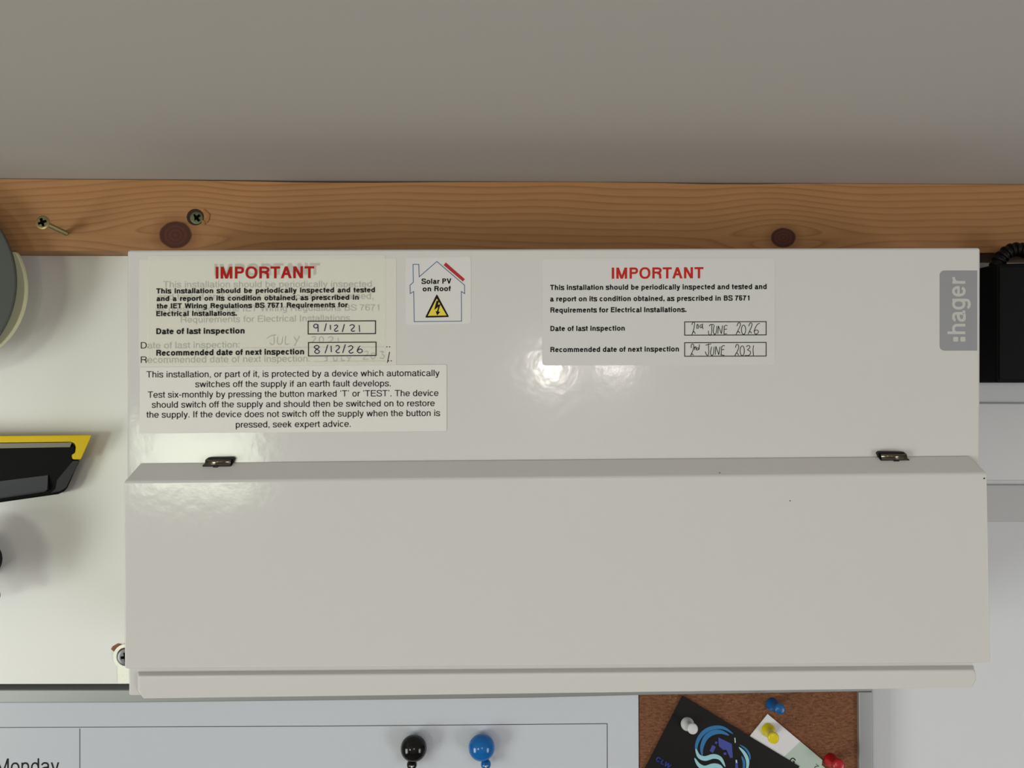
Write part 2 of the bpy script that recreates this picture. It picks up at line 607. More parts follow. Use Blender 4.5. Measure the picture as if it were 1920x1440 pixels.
        o2 = []
        k = [(A - 55 - h, 545), (A * .72, 690 - t2 + 8), (cx, 703 - t2 + 8), (A * .2, 640), (42 + h, 400), (42 + h, 230)]
        rib(smooth_path(k, 5))
        rib(arc(cx, 228, A / 2 - 42 - h, 242 - t2, 0, 360))
    elif ch in '.:':
        ww = w * 1.08
        rect(cx - ww / 2, 0, cx + ww / 2, ww)
        if ch == ':':
            rect(cx - ww / 2, 523 - ww, cx + ww / 2, 523)
    elif ch == ',':
        ww = w * 1.08
        rect(cx - ww / 2, 0, cx + ww / 2, ww)
        out.append((3, [(cx + ww / 2, 10), (cx + ww / 2, -45), (cx - ww * .1, -140), (cx - ww / 2, -140), (cx + ww * .1, -45), (cx + ww * .1, 10)]))
    elif ch == '-':
        rect(40, 232, A - 40, 232 + th)
    elif ch in '\u2018\u2019':
        s_ = 1 if ch == '\u2019' else -1
        Y = lambda y: 640 + s_ * y
        X = lambda x: cx + s_ * x
        out.append((1, [(X(-45), Y(78)), (X(45), Y(78)), (X(45), Y(-10)), (X(10), Y(-85)), (X(-42), Y(-85)), (X(-5), Y(-10)), (X(-45), Y(-10))]))
    return A, out

def text_mesh(bm, s, x0, x1, yl, yr, cap, d, bold=86, word=1.0, rot=None):
    """lettering whose ink runs x0..x1 in pixels on a baseline from yl to yr with capital height cap;
    rot='up' reads upwards, rot=degrees starts at (x0, yl) and is x1 long"""
    pen = 0
    polys = []
    for ch in s:
        if ch == ' ':
            pen += 278 * word
            continue
        A, ps = glyph(ch, bold)
        polys += [(k, [(x + pen, y) for x, y in p]) for k, p in ps]
        pen += A
    xs = [x for k, p in polys for x, y in p]
    mn, mx = min(xs), max(xs)
    for k, p in polys:
        q = []
        for x, y in p:
            u, hh = (x - mn) / (mx - mn), y / 718 * cap
            if rot == 'up':
                px, py = yl - hh, x0 + (x1 - x0) * u
            elif rot is not None:
                a = math.radians(rot)
                px = x0 + x1 * u * math.cos(a) + hh * math.sin(a)
                py = yl + x1 * u * math.sin(a) - hh * math.cos(a)
            else:
                px, py = x0 + (x1 - x0) * u, yl + (yr - yl) * u - hh
            q.append(P(px, py, d - k * 4e-6))
        try:
            bm.faces.new([bm.verts.new(v) for v in q])
        except ValueError:
            pass

def taper_bm(pts, d, d2, shift):
    bm = bmesh.new()
    add_loft(bm, [P(x, y, d) for x, y in pts], [P(x - shift, y, d2) for x, y in pts])
    return bm

def lathe_bm(profile, n=28, bm=None):
    """profile = [(radius, height)], turned round +Z"""
    bm = bm or bmesh.new()
    rings = []
    for r, h in profile:
        if r < 1e-7:
            rings.append([bm.verts.new((0, 0, h))])
        else:
            rings.append([bm.verts.new((r * math.cos(2 * PI * i / n), r * math.sin(2 * PI * i / n), h)) for i in range(n)])
    for a, b in zip(rings, rings[1:]):
        for i in range(n):
            j = (i + 1) % n
            if len(a) == 1 and len(b) == 1:
                continue
            if len(a) == 1:
                bm.faces.new((a[0], b[i], b[j]))
            elif len(b) == 1:
                bm.faces.new((a[i], a[j], b[0]))
            else:
                bm.faces.new((a[i], a[j], b[j], b[i]))
    if len(rings[0]) > 1:
        bm.faces.new(rings[0][::-1])
    if len(rings[-1]) > 1:
        bm.faces.new(rings[-1])
    return bm

def aim(bm, origin, axis):
    """turn the lathe's +Z towards axis and move it to origin"""
    q = Vector(axis).to_track_quat('Z', 'Y').to_matrix().to_4x4()
    bmesh.ops.transform(bm, matrix=Matrix.Translation(origin) @ q, verts=bm.verts)
    return bm

def tube_bm(path, r, n=10, bm=None, closed=False):
    bm = bm or bmesh.new()
    rings = []
    N = len(path)
    for i, p in enumerate(path):
        a = path[(i - 1) % N] if closed else path[max(i - 1, 0)]
        b = path[(i + 1) % N] if closed else path[min(i + 1, N - 1)]
        q = (b - a).to_track_quat('Z', 'Y')
        rr = r(i / (N - 1)) if callable(r) else r
        rings.append([bm.verts.new(p + q @ Vector((rr * math.cos(2 * PI * k / n), rr * math.sin(2 * PI * k / n), 0))) for k in range(n)])
    for i in range(N if closed else N - 1):
        a, b = rings[i], rings[(i + 1) % N]
        for k in range(n):
            bm.faces.new((a[k], a[(k + 1) % n], b[(k + 1) % n], b[k]))
    if not closed:
        bm.faces.new(rings[0][::-1])
        bm.faces.new(rings[-1])
    return bm

# ------------------------------------------------------------------ the room
RX, RY, RZ = 2.0, -3.4, 2.4
def struct(name, boxes, m):
    bm = bmesh.new()
    for b in boxes:
        add_box(bm, *b)
    return bm_obj(name, bm, m, kind='structure')

struct('wall_back', [(-RX - .1, RX + .1, 0, 0.1, -0.05, RZ + 0.03)], M_WALL)
struct('floor', [(-RX - .1, RX + .1, RY - .1, 0.1, -0.1, 0)], M_FLOOR)
def wall_with_hole(name, axis, c0, c1, a0, a1, h0, h1, z0, z1):
    bs = []
    for (p, q, r, s) in ((a0, h0, 0, RZ), (h1, a1, 0, RZ), (h0, h1, 0, z0), (h0, h1, z1, RZ)):
        bs.append((c0, c1, p, q, r, s) if axis == 'x' else (p, q, c0, c1, r, s))
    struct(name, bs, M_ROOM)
wall_with_hole('wall_left', 'x', -RX - .1, -RX, RY - .1, 0, -2.1, -1.1, 0.7, 2.0)
wall_with_hole('wall_right', 'x', RX, RX + .1, RY - .1, 0, -2.4, -1.4, 0.7, 2.0)
wall_with_hole('wall_front', 'y', RY - .1, RY, -RX, RX, -1.82, -1.18, 1.74, 2.16)
M_FRAME = mat('window_frame_white', (225, 225, 222), 0.4)
def window_x(name, x, y0, y1, z0, z1):
    t = 0.05
    struct(name, [(x - .03, x + .03, y0, y0 + t, z0, z1), (x - .03, x + .03, y1 - t, y1, z0, z1),
                  (x - .03, x + .03, y0 + t, y1 - t, z0, z0 + t), (x - .03, x + .03, y0 + t, y1 - t, z1 - t, z1),
                  (x - .03, x + .03, (y0 + y1) / 2 - .02, (y0 + y1) / 2 + .02, z0 + t, z1 - t)], M_FRAME)
window_x('window_2', -RX - .05, -2.1, -1.1, .7, 2.0)
window_x('window_3', RX + .05, -2.4, -1.4, .7, 2.0)
t = .04
struct('window_1', [(-1.82, -1.82 + t, RY - .08, RY - .02, 1.74, 2.16), (-1.18 - t, -1.18, RY - .08, RY - .02, 1.74, 2.16),
                    (-1.82 + t, -1.18 - t, RY - .08, RY - .02, 1.74, 1.74 + t), (-1.82 + t, -1.18 - t, RY - .08, RY - .02, 2.16 - t, 2.16)], M_FRAME)
# ceiling, falling very slightly to the right as in the photograph
bm = bmesh.new()
cl, cr = P(0, 334.3, 0.46), P(1920, 345.3, 0.46)
sl = (cr.z - cl.z) / (cr.x - cl.x)
def cz(x):
    return cl.z + sl * (x - cl.x)
fr = [Vector((x, y, cz(x))) for x, y in ((-RX - .1, RY - .1), (RX + .1, RY - .1), (RX + .1, .1), (-RX - .1, .1))]
add_loft(bm, fr, [v + Vector((0, 0, .1)) for v in fr])
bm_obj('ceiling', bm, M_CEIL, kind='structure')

# ------------------------------------------------------------------ white back board behind the unit
DB = 0.479            # front plane of the back board
bb = prism_bm([(-420, 474.5), (1690, 480.0), (1690, 1280), (-420, 1284)], DB, WD - DB - 0.0002)
board = thing('back_board', 'white melamine board on the wall behind the large fuse box', 'board', P(500, 900, DB))
bevel_mod(bm_obj('panel', bb, M_BOARD, board), 0.0006, 2)
bm = prism_bm([(208, 1217), (211, 1212), (216, 1209), (221, 1206.3), (226, 1207), (231, 1209), (240, 1209), (241, 1224), (220, 1226), (212, 1220.5)], DB - 0.00012, 0.0003)
bm_obj('torn_patch', bm, mat('bare_chipboard', (132, 92, 68), 0.85, bump=(900, .6, .0005), var=(300, .25)), board, 'brown torn patch in the white board at the corner of the fuse box')

# ------------------------------------------------------------------ pine batten
DF = 0.4600           # front plane of the batten
bt = thing('pine_batten', 'knotty pine timber batten running under the ceiling above the fuse box', 'batten', P(960, 410, DF))
bm = bmesh.new()
top = [(-420, 333.6), (0, 335.6), (300, 337.6), (480, 340.2), (560, 342.0), (700, 342.6), (800, 341.6), (940, 341.0), (1120, 341.6), (1240, 343.2),
       (1330, 345.2), (1420, 345.4), (1500, 343.9), (1700, 345.0), (1920, 346.3), (2300, 348.6)]
bot = [(2300, 475.8), (1920, 474.2), (960, 472.0), (0, 469.8), (-420, 468.8)]
fr = [P(x, y, DF) for x, y in top + bot]
add_loft(bm, fr, [v + Vector((0, WD - DF - 0.0002, 0)) for v in fr])
kn = [(329, 441, 30, 25, 0.011, 0.038), (1468, 446, 23, 18, 0.014, 0.034)]
kk = []
for (x, y, rx, ry, a, wd) in kn:
    p = P(x, y, DF)
    kk.append((p.x, p.z, rx * DF / F, ry * DF / F, a, wd))
ob = link('beam', bpy.data.meshes.new('beam'), pine('knotty_pine', kk), bt)
bmesh.ops.recalc_face_normals(bm, faces=bm.faces)
# keep mesh coordinates in world units so the grain sits where it was measured
bm.to_mesh(ob.data)
bm.free()
# splintered wood round the sunk screw
bm = bmesh.new()
for pts in ([(382, 392), (387, 396), (393, 402), (392, 411), (388, 418), (384, 417), (388, 409), (387, 400), (380, 396)],
            [(377, 412), (383, 414), (385, 421), (379, 420)]):
    prism_bm(pts, DF - 0.0005, 0.0008, bm)
bm_obj('splinters', bm, mat('splintered_pine', (156, 108, 62), 0.8, var=(700, .4)), bt, 'ragged splinters beside the sunk screw')
bm = prism_bm(ellipse(366, 407, 16, 15.5, 20), DF - 0.0002, 0.0004)
bm_obj('screw_hole', bm, mat('hole_shade', (52, 32, 18), 0.9), bt, 'dark hole bored round the sunk screw')  # flat disc on the wood; the hole's shade is put into its colour

def cross_bm(c, r, wd, rot, y):
    bm = bmesh.new()
    pts = []
    for k in range(4):
        a = rot + k * PI / 2
        for (u, v) in ((r, -wd), (r, wd)):
            pts.append((u * math.cos(a) - v * math.sin(a), u * math.sin(a) + v * math.cos(a)))
        a2 = a + PI / 4
        pts.append((wd * 1.5 * math.cos(a2), wd * 1.5 * math.sin(a2)))
    fr = [Vector((c.x + u, y, c.z + v)) for u, v in pts]
    add_loft(bm, fr, [v + Vector((0, 0.0004, 0)) for v in fr])
    return bm

M_SLOT = mat('recess_shade', (3, 3, 3), 0.8, spec=.05)
def screw_head(par, c, axis, r, m, rot, crossr):
    """c = centre of the head's face, axis points out of the wood"""
    bm = lathe_bm([(r * .45, -r * .75), (r * .97, -r * .12), (r, -r * .05), (r * .97, 0), (r * .75, r * .04), (0, r * .06)], 28)
    aim(bm, c, axis)
    bm_obj('screw_head', bm, m, par, smooth=False)
    bm_obj('cross_recess', cross_bm(c, crossr, crossr * .28, rot, c.y - r * .09), M_SLOT, par)  # raised cross, not cut in; near-black colour stands in for the recess shade

# protruding screw
base = P(123, 437.5, DF)
head = P(79.5, 417, 0.4365)
scw = thing('wood_screw', 'brass coloured crosshead screw sticking far out of the pine batten', 'screw', base)
ax = (head - base).normalized()
screw_head(scw, head, (ax + Vector((0, -.2, 0))).normalized(), 13.3 * 0.4365 / F, M_BRASS, 0.35, 0.0024)
L = (head - base).length
prof = [(0.0011, -0.006)]
n = 26
for i in range(n):
    h = L * 0.86 * i / n
    prof += [(0.00115, h), (0.00165, h + L * .86 / n * .5)]
prof += [(0.0014, L * .88), (0.0014, L * .97)]
bm = aim(lathe_bm(prof, 14), base, ax)
bm_obj('threaded_shank', bm, M_BRASS, scw)
# sunk screw
c = P(368.5, 408.5, DF - 0.0006)
sc2 = thing('wood_screw', 'dull greenish screw sunk in a splintered hole beside the large knot', 'screw', c)
screw_head(sc2, c, (0.12, -1, 0.02), 11.8 * DF / F, mat('dull_zinc', (104, 108, 82), 0.45, metal=.6, bump=(900, .4, .0003)), 0.70, 0.0025)

# ------------------------------------------------------------------ the fuse box
DU = 0.400            # front plane of the unit's cover
unit = thing('fuse_box', 'large white metal fuse box with a closed front flap and notice stickers, in the centre', 'fuse box', P(1040, 880, DB))
# cover
o = bm_obj('cover', prism_bm([(237.5, 468.3), (1839.5, 463.6), (1838, 1243), (237, 1250)], DU, DB - DU - 0.0025), M_COAT, unit)
bevel_mod(o, 0.0016, 4)
# back box below the cover, seen at the bottom corners
bm = prism_bm([(241, 1190), (1823, 1182), (1825, 1286.5), (241, 1304.5)], 0.4014, DB - 0.4014 - 0.0001)
bevel_mod(bm_obj('back_box', bm, M_COAT, unit), 0.0010, 3)
# finger lip along the bottom
bm = bmesh.new()
DLp = 0.3985
fr = [P(x, y, DLp) for x, y in ((259, 1268), (1826, 1256.5), (1830, 1266), (1830, 1275), (1822, 1289.5), (1790, 1290.5), (269, 1310.5), (259, 1296))]
bk = [P(x, y, 0.4018) for x, y in ((257, 1258), (1826, 1246), (1829.5, 1266), (1829, 1275), (1822, 1285.5), (1790, 1286.5), (269, 1305.5), (258, 1292))]
add_loft(bm, fr, bk)
bevel_mod(bm_obj('finger_lip', bm, M_COAT, unit), 0.0007, 3)
# flap
DFl = 0.3918
bm = bmesh.new()
fr = [P(x, y, DFl) for x, y in ((231, 903.5), (1852, 887.5), (1858, 1242), (232.5, 1253.5))]
bk = [P(x, y, DU - 0.0001) for x, y in ((263.5, 867), (1818, 853.5), (1824, 1243), (262, 1254))]
add_loft(bm, fr, bk)
flap = bm_obj('flap', bm, M_COAT, unit)
bevel_mod(flap, 0.0010, 4)
# specks of dirt
for (x, y, r, d) in ((1845.5, 897, 1.5, DFl), (1481.5, 939, 1.0, DFl), (1349.5, 886.5, 1.0, DFl + 0.0009)):
    bm_obj('dirt_speck', prism_bm(ellipse(x, y, r * 1.3, r, 8), d - 0.00008, 0.0001), M_SPECK, flap)

# hinges: black slot, rolled dark steel clip, pivot nib
def hinge(dx, dy, lit, side):
    q = lambda pts: [(x + dx, y + dy) for x, y in pts]
    s = side
    def fl(pts):
        return q(pts) if s > 0 else q([(2 * 409.5 - x, y) for x, y in pts])
    bm = prism_bm(fl([(380, 876.5), (379.5, 872.5), (384, 869), (386, 861), (391, 857.6), (436, 856.8), (439.5, 860), (436, 868), (434, 873.5), (431, 875.8)]), DU - 0.0022, 0.0023)
    h = bm_obj('hinge', bm, M_BLKPL, unit, 'black and steel hinge clip over the top edge of the flap')
    bm = bmesh.new()
    N = 7
    ra = []
    for i in range(N + 1):
        a = PI * 0.9 * i / N
        y = 868.0 - 9.4 * math.cos(a * .62) + 3
        d = DU - 0.0023 - 0.0014 * math.sin(a)
        xl = 386 - 2.5 * i / N
        xr = 434 - 2.0 * i / N
        l_, r_ = fl([(xl, y), (xr, y)])
        ra.append((bm.verts.new(P(*l_, d)), bm.verts.new(P(*r_, d))))
    for a, b in zip(ra, ra[1:]):
        bm.faces.new((a[0], b[0], b[1], a[1]))
    o = bm_obj('clip', bm, M_DARKMETAL, h, smooth=True)
    sm = o.modifiers.new('s', 'SOLIDIFY')
    sm.thickness = 0.0004
    sm.offset = 0
    bm = prism_bm(fl(ellipse(404, 874.5, 5.5, 3.2, 12)), DU - 0.0026, 0.0024)
    bm_obj('nib', bm, M_BLKPL, h)
hinge(0, 0, True, 1)
hinge(1675.5 - 409.5, 855 - 865.5, False, -1)

# badge
D1, D2, D3, D4 = DU - 0.00012, DU - 0.00018, DU - 0.00030, DU - 0.00038
o = bm_obj('badge', prism_bm(rrect(1762, 507.2, 1832.3, 657.5, 9, 'ad'), D1, 0.0001), M_GREY, unit, 'grey badge with white vertical lettering near the right edge')
bm = bmesh.new()
text_mesh(bm, 'hager', 626.5, 519, 1810, 0, 33.4, D2, bold=128, rot='up')
poly(bm, rrect(1787.2, 631.5, 1796.6, 640.5, 2), D2)
poly(bm, rrect(1800.6, 631.5, 1810.2, 640.5, 2), D2)
flat_obj('lettering', bm, M_BADGETXT, o)

# old sticker underneath (its print shows through the newer one)
old = bm_obj('sticker', prism_bm(rrect(260.5, 487, 743, 688, 5, 'ab', dy=-3), D1, 0.0001), M_STICK, unit, 'older inspection notice mostly hidden beneath a newer sticker')
bm = bmesh.new()
text_mesh(bm, 'This installation should be periodically inspected', 306, 697, 539, 538, 11.5, D2, 98)
text_mesh(bm, 'and tested and a report on its condition obtained,', 296, 700, 562, 560.5, 11.5, D2, 98)
text_mesh(bm, 'as prescribed in the IET Wiring Regulations BS 7671', 292, 711, 585, 582, 11.5, D2, 98)
text_mesh(bm, 'Requirements for Electrical Installations.', 339, 660, 605, 601.5, 11.5, D2, 98)
text_mesh(bm, 'Date of last inspection:', 264, 449, 653.5, 652, 12, D2, 98)
text_mesh(bm, 'Recommended date of next inspection:', 264, 581, 680.5, 678, 12, D2, 98)
x = 456
while x < 721:
    poly(bm, ellipse(x, 652.2 - 2 * (x - 456) / 275, .9, .8, 6), D2)
    x += 3.3
x = 589
while x < 721:
    poly(bm, ellipse(x, 677.8 - 1.2 * (x - 589) / 145, .9, .8, 6), D2)
    x += 3.3
for x, y in ((725.5, 650.3), (730.5, 650.3), (728.5, 676.6), (733.6, 676.6)):
    poly(bm, ellipse(x, y, 1.2, 1.1, 8), D2)
flat_obj('lettering', bm, M_INK, old)
bm = bmesh.new()
text_mesh(bm, 'IMPORTANT', 402, 600, 517, 515, 22, D2, 168)
flat_obj('heading', bm, mat('grey_print', (120, 110, 105), .5), old)
def hand(bm, strokes, ox, oy, sc, wpx, d):
    for i, s in enumerate(strokes):
        stroke(bm, [(ox + x / sc, oy + y / sc) for x, y in s], wpx, d - (i % 7) * 4e-6)
def el(cx, cy, rx, ry):
    return ellipse(cx, cy, rx, ry, 12) + [(cx + rx, cy)]
bm = bmesh.new()
ghost = [[(145, 245), (215, 205), (270, 200)], [(240, 205), (242, 300), (215, 330), (185, 300)], [(290, 225), (285, 300), (310, 325), (345, 305), (355, 225)],
         [(395, 215), (392, 320), (450, 315)], [(505, 225), (540, 275)], [(580, 215), (515, 345)], [(740, 235), (770, 218), (795, 235), (775, 270), (745, 300)],
         el(872, 262, 28, 40), [(960, 235), (1000, 222), (1025, 240), (1005, 275), (968, 300)], [(1095, 240), (1100, 300)],
         [(915, 500), (960, 490)], [(945, 495), (945, 540), (920, 545)], [(1035, 495), (1040, 540), (1075, 540), (1080, 495)], [(1140, 490), (1145, 540), (1185, 538)],
         [(1215, 490), (1235, 515)], [(1265, 485), (1230, 550)], [(1440, 430), (1480, 415), (1490, 450), (1430, 520), (1500, 520)], el(1560, 480, 30, 40),
         [(1655, 425), (1700, 420), (1680, 455), (1712, 480), (1690, 512), (1650, 505)], [(1781, 425), (1766, 500), (1752, 570)]]
hand(bm, ghost, 480, 600, 7.111, 1.6, D2)
flat_obj('handwriting', bm, M_PENB, old)

# newer sticker on top, slightly translucent
new = bm_obj('sticker', prism_bm(rrect(277.5, 480, 722.5, 685, 5, 'ab', dy=-2), D3, 0.00008), M_STICKT, unit, 'pale inspection notice dated 9/12/21 and 8/12/26, upper left of the fuse box')
bm = bmesh.new()
text_mesh(bm, 'IMPORTANT', 404.5, 589, 522.5, 521.5, 22.3, D4, 150)
flat_obj('heading', bm, M_RED, new, 'red heading IMPORTANT')
bm = bmesh.new()
B = 168
text_mesh(bm, 'This installation should be periodically inspected and tested', 293, 703, 550.3, 548, 9.6, D4, B, 1.35)
text_mesh(bm, 'and a report on its condition obtained, as prescribed in', 293.5, 672.5, 564.5, 562, 9.6, D4, B, 1.35)
text_mesh(bm, 'the IET Wiring Regulations BS 7671 Requirements for', 294, 652, 578.5, 576, 9.6, D4, B, 1.3)
text_mesh(bm, 'Electrical Installations.', 293, 444, 592.8, 592, 9.6, D4, B, 1.3)
text_mesh(bm, 'Date of last inspection', 293, 458.5, 626.6, 625.3, 11.0, D4, B)
text_mesh(bm, 'Recommended date of next inspection', 293, 570, 667, 664.5, 11.0, D4, B)
flat_obj('lettering', bm, M_INK, new)
def boxes(par, lst):
    bm = bmesh.new()
    for (x0, y0, x1, y1, dy) in lst:
        stroke(bm, [(x0, y0), (x1, y0 + dy), (x1, y1 + dy), (x0, y1)], 1.7, D4, smooth=False, closed=True)
    flat_obj('date_box', bm, M_INK, par)
boxes(new, [(577.8, 602.3, 704, 626.3, -.8), (578.3, 642.3, 705, 667.4, -.8)])
bm = bmesh.new()
hw = [[(825, 75), (800, 55), (772, 70), (775, 98), (800, 108), (822, 90)], [(826, 58), (826, 100), (828, 160)], [(937, 45), (912, 150)], [(990, 65), (993, 130)],
      [(1042, 80), (1068, 67), (1088, 82), (1072, 108), (1047, 132), (1062, 152), (1098, 140)], [(1178, 55), (1150, 160)],
      [(1248, 78), (1280, 62), (1310, 78), (1298, 105), (1270, 130), (1285, 151), (1318, 145)], [(1375, 68), (1382, 158)],
      [(838, 352), (805, 340), (775, 362), (805, 388), (842, 412), (838, 438), (808, 447), (782, 425), (800, 397), (838, 368), (838, 352)], [(957, 330), (920, 445)],
      [(1000, 343), (1004, 430)], [(1062, 350), (1090, 340), (1112, 360), (1095, 390), (1066, 415), (1085, 437), (1115, 432)], [(1190, 325), (1155, 440)],
      [(1230, 358), (1265, 343), (1290, 362), (1275, 390), (1240, 418), (1260, 443), (1298, 430)],
      [(1387, 345), (1358, 385), (1352, 420), (1380, 438), (1414, 425), (1410, 395), (1380, 387), (1357, 408)]]
hand(bm, hw, 480, 600, 7.111, 1.7, D4)
flat_obj('handwriting', bm, M_PEN, new, 'dates written in blue-black pen')

# earth-fault notice
nt_ = bm_obj('sticker', prism_bm(rrect(261.5, 688.5, 837.5, 813, 3, 'bc', dy=-5), D3 + 0.00004, 0.0001), M_STICKW, unit, 'white notice about testing the safety device, lowest on the left')
bm = bmesh.new()
for s, x0, x1, yl, yr in (
        ('This installation, or part of it, is protected by a device which automatically', 274.5, 824, 707.8, 705),
        ('switches off the supply if an earth fault develops.', 366, 732.5, 726, 724.3),
        ('Test six-monthly by pressing the button marked \u2018T\u2019 or \u2018TEST\u2019. The device', 277, 822, 745.8, 742.5),
        ('should switch off the supply and should then be switched on to restore', 284.5, 815, 764.6, 761.5),
        ('the supply. If the device does not switch off the supply when the button is', 274.5, 825, 783.2, 780),
        ('pressed, seek expert advice.', 442, 657.5, 801.8, 800.3)):
    text_mesh(bm, s, x0, x1, yl, yr, 11.7, D4, 98)
flat_obj('lettering', bm, M_INK, nt_)

# house-shaped notice
hs = bm_obj('sticker', prism_bm(rrect(760, 484, 883, 609.5, 6, dy=-3), D1, 0.0001), mat('clear_film', (217, 215, 214), 0.22, spec=.35), unit, 'clear-edged sticker with a blue house outline and yellow hazard triangle')
H = lambda pts: [(540 + x / 5.333, 470 + y / 5.333) for x, y in pts]
bm = bmesh.new()
stroke(bm, H([(1250, 137), (1308, 137), (1312, 262), (1488, 108), (1765, 345), (1767, 430), (1733, 408), (1735, 705), (1262, 710), (1257, 408), (1222, 430), (1220, 345), (1253, 315)]), 1.3, D2, smooth=False, closed=True)
flat_obj('house_outline', bm, mat('blue_print', (36, 92, 140), .4), hs)
bm = bmesh.new()
poly(bm, H([(1578, 118), (1769, 285), (1748, 308), (1556, 145)]), D2)
flat_obj('roof_panel_mark', bm, mat('crimson_print', (172, 10, 26), .4), hs)
bm = bmesh.new()
text_mesh(bm, 'Solar PV', 790, 846.3, 532.3, 531.7, 9.7, D2, 168)
text_mesh(bm, 'on Roof', 792.5, 845.3, 546.3, 545.7, 9.7, D2, 168)
def rtri(pts, r=3.0):
    out = []
    n = len(pts)
    for i in range(n):
        p, a, b = pts[i], pts[i - 1], pts[(i + 1) % n]
        for q, s in ((a, 0), (b, 1)):
            pass
        u = Vector((a[0] - p[0], a[1] - p[1])).normalized()
        v = Vector((b[0] - p[0], b[1] - p[1])).normalized()
        p0 = Vector(p) + u * r
        p2 = Vector(p) + v * r
        for k in range(5):
            t_ = k / 4
            q = p0 * (1 - t_) ** 2 + Vector(p) * 2 * t_ * (1 - t_) + p2 * t_ ** 2
            out.append((q.x, q.y))
    return out
poly(bm, rtri(H([(1488, 432), (1612, 664), (1370, 670)])), D2)
flat_obj('lettering', bm, M_INK, hs)
bm = bmesh.new()
poly(bm, H([(1488, 478), (1586, 648), (1398, 652)]), D2 - 0.00004)
flat_obj('hazard_triangle', bm, mat('yellow_print', (226, 206, 60), .4), hs)
bm = bmesh.new()
for pts in ([(1484, 503), (1512, 498), (1499, 541), (1525, 535), (1503, 612), (1489, 612), (1502, 562), (1462, 594)], [(1476, 604), (1522, 612), (1491, 649)]):
    poly(bm, H(pts), D2 - 0.00007)
flat_obj('lightning_mark', bm, M_INK, hs)

# right-hand notice
rn = bm_obj('sticker', prism_bm(rrect(1016.5, 485.5, 1453.5, 685.5, 7, dy=-1.5), D1, 0.0001), mat('sticker_fresh', (210, 209, 209), .4), unit, 'newest inspection notice dated June 2026 and June 2031, right of the house sticker')
bm = bmesh.new()
text_mesh(bm, 'IMPORTANT', 1147, 1319, 522.8, 521.8, 21, D2, 150)
flat_obj('heading', bm, mat('lighter_red_ink', (188, 38, 32), .6, spec=.2), rn, 'red heading IMPORTANT')
bm = bmesh.new()
text_mesh(bm, 'This installation should be periodically inspected and tested and', 1031.5, 1437.5, 543.8, 542, 9.8, D2, 168)
text_mesh(bm, 'a report on its condition obtained, as prescribed in BS 7671', 1031.5, 1405.3, 565.2, 563.5, 9.8, D2, 168)
text_mesh(bm, 'Requirements for Electrical Installations.', 1032, 1287, 586.2, 585, 9.8, D2, 168)
text_mesh(bm, 'Date of last inspection', 1032, 1171.5, 620.8, 620, 9.8, D2, 168)
text_mesh(bm, 'Recommended date of next inspection', 1032, 1273, 660.3, 659, 9.8, D2, 168)
flat_obj('lettering', bm, M_INK, rn)
bm = bmesh.new()
for (x0, y0, x1, y1, dy) in ((1283.8, 603.6, 1436.5, 628.4, -.5), (1283.8, 642.6, 1436.5, 668, -.5)):
    stroke(bm, [(x0, y0), (x1, y0 + dy), (x1, y1 + dy), (x0, y1)], 1.6, D2, smooth=False, closed=True)
flat_obj('date_box', bm, M_INK, rn)
bm = bmesh.new()
hw = [[(195, 215), (212, 165), (245, 160), (250, 210), (232, 320), (195, 425)], [(205, 405), (235, 355), (268, 405)], [(300, 210), (300, 300)], [(300, 235), (318, 205), (332, 240), (325, 300)],
      [(412, 215), (378, 218), (365, 260), (390, 278), (415, 240), (425, 190)], [(418, 230), (420, 270), (434, 305)],
      [(560, 245), (590, 212), (660, 210)], [(617, 215), (612, 380), (585, 440), (552, 405), (545, 340)], [(667, 220), (650, 350), (668, 412), (702, 400), (720, 330), (725, 240)],
      [(745, 405), (757, 238)], [(757, 238), (820, 405)], [(820, 405), (845, 230)], [(882, 245), (875, 412)], [(875, 412), (942, 405)], [(880, 252), (912, 226), (950, 236)], [(880, 312), (940, 305)],
      [(1150, 245), (1180, 175), (1220, 185), (1212, 250), (1130, 420)], [(1148, 385), (1180, 355), (1215, 395)], el(1290, 320, 45, 98),
      [(1400, 245), (1428, 178), (1466, 190), (1458, 255), (1385, 415)], [(1400, 380), (1430, 358), (1460, 395)],
      [(1635, 180), (1580, 210), (1530, 300), (1520, 380), (1550, 412), (1596, 390), (1600, 345), (1560, 325), (1505, 352)],
      [(180, 705), (185, 640), (215, 620), (236, 660), (220, 750), (165, 870)], [(180, 850), (205, 832), (230, 862)], [(250, 680), (255, 750)], [(255, 705), (278, 680), (290, 750)],
      [(330, 700), (300, 710), (295, 745), (322, 745), (345, 700), (355, 630)], [(352, 660), (345, 745)],
      [(485, 648), (540, 630), (605, 620)], [(545, 612), (552, 800), (535, 860), (500, 840), (480, 780)], [(612, 680), (590, 800), (608, 862), (642, 850), (657, 790), (665, 680)],
      [(690, 852), (702, 670)], [(702, 670), (765, 852)], [(765, 852), (790, 680)], [(826, 672), (815, 850)], [(800, 852), (885, 862)], [(828, 680), (860, 655), (892, 665)], [(825, 745), (880, 735)],
      [(1120, 700), (1135, 640), (1165, 633), (1187, 672), (1170, 750), (1105, 870)], [(1118, 835), (1150, 808), (1185, 860)], el(1262, 765, 45, 103),
      [(1350, 685), (1380, 655), (1422, 670), (1415, 710), (1375, 745), (1432, 780), (1430, 835), (1380, 867), (1320, 862)], [(1503, 650), (1490, 740), (1502, 885)]]
hand(bm, hw, 1280, 590, 11.294, 1.25, D2 - 0.00003)
flat_obj('handwriting', bm, M_PENB, rn, 'dates written in black pen')

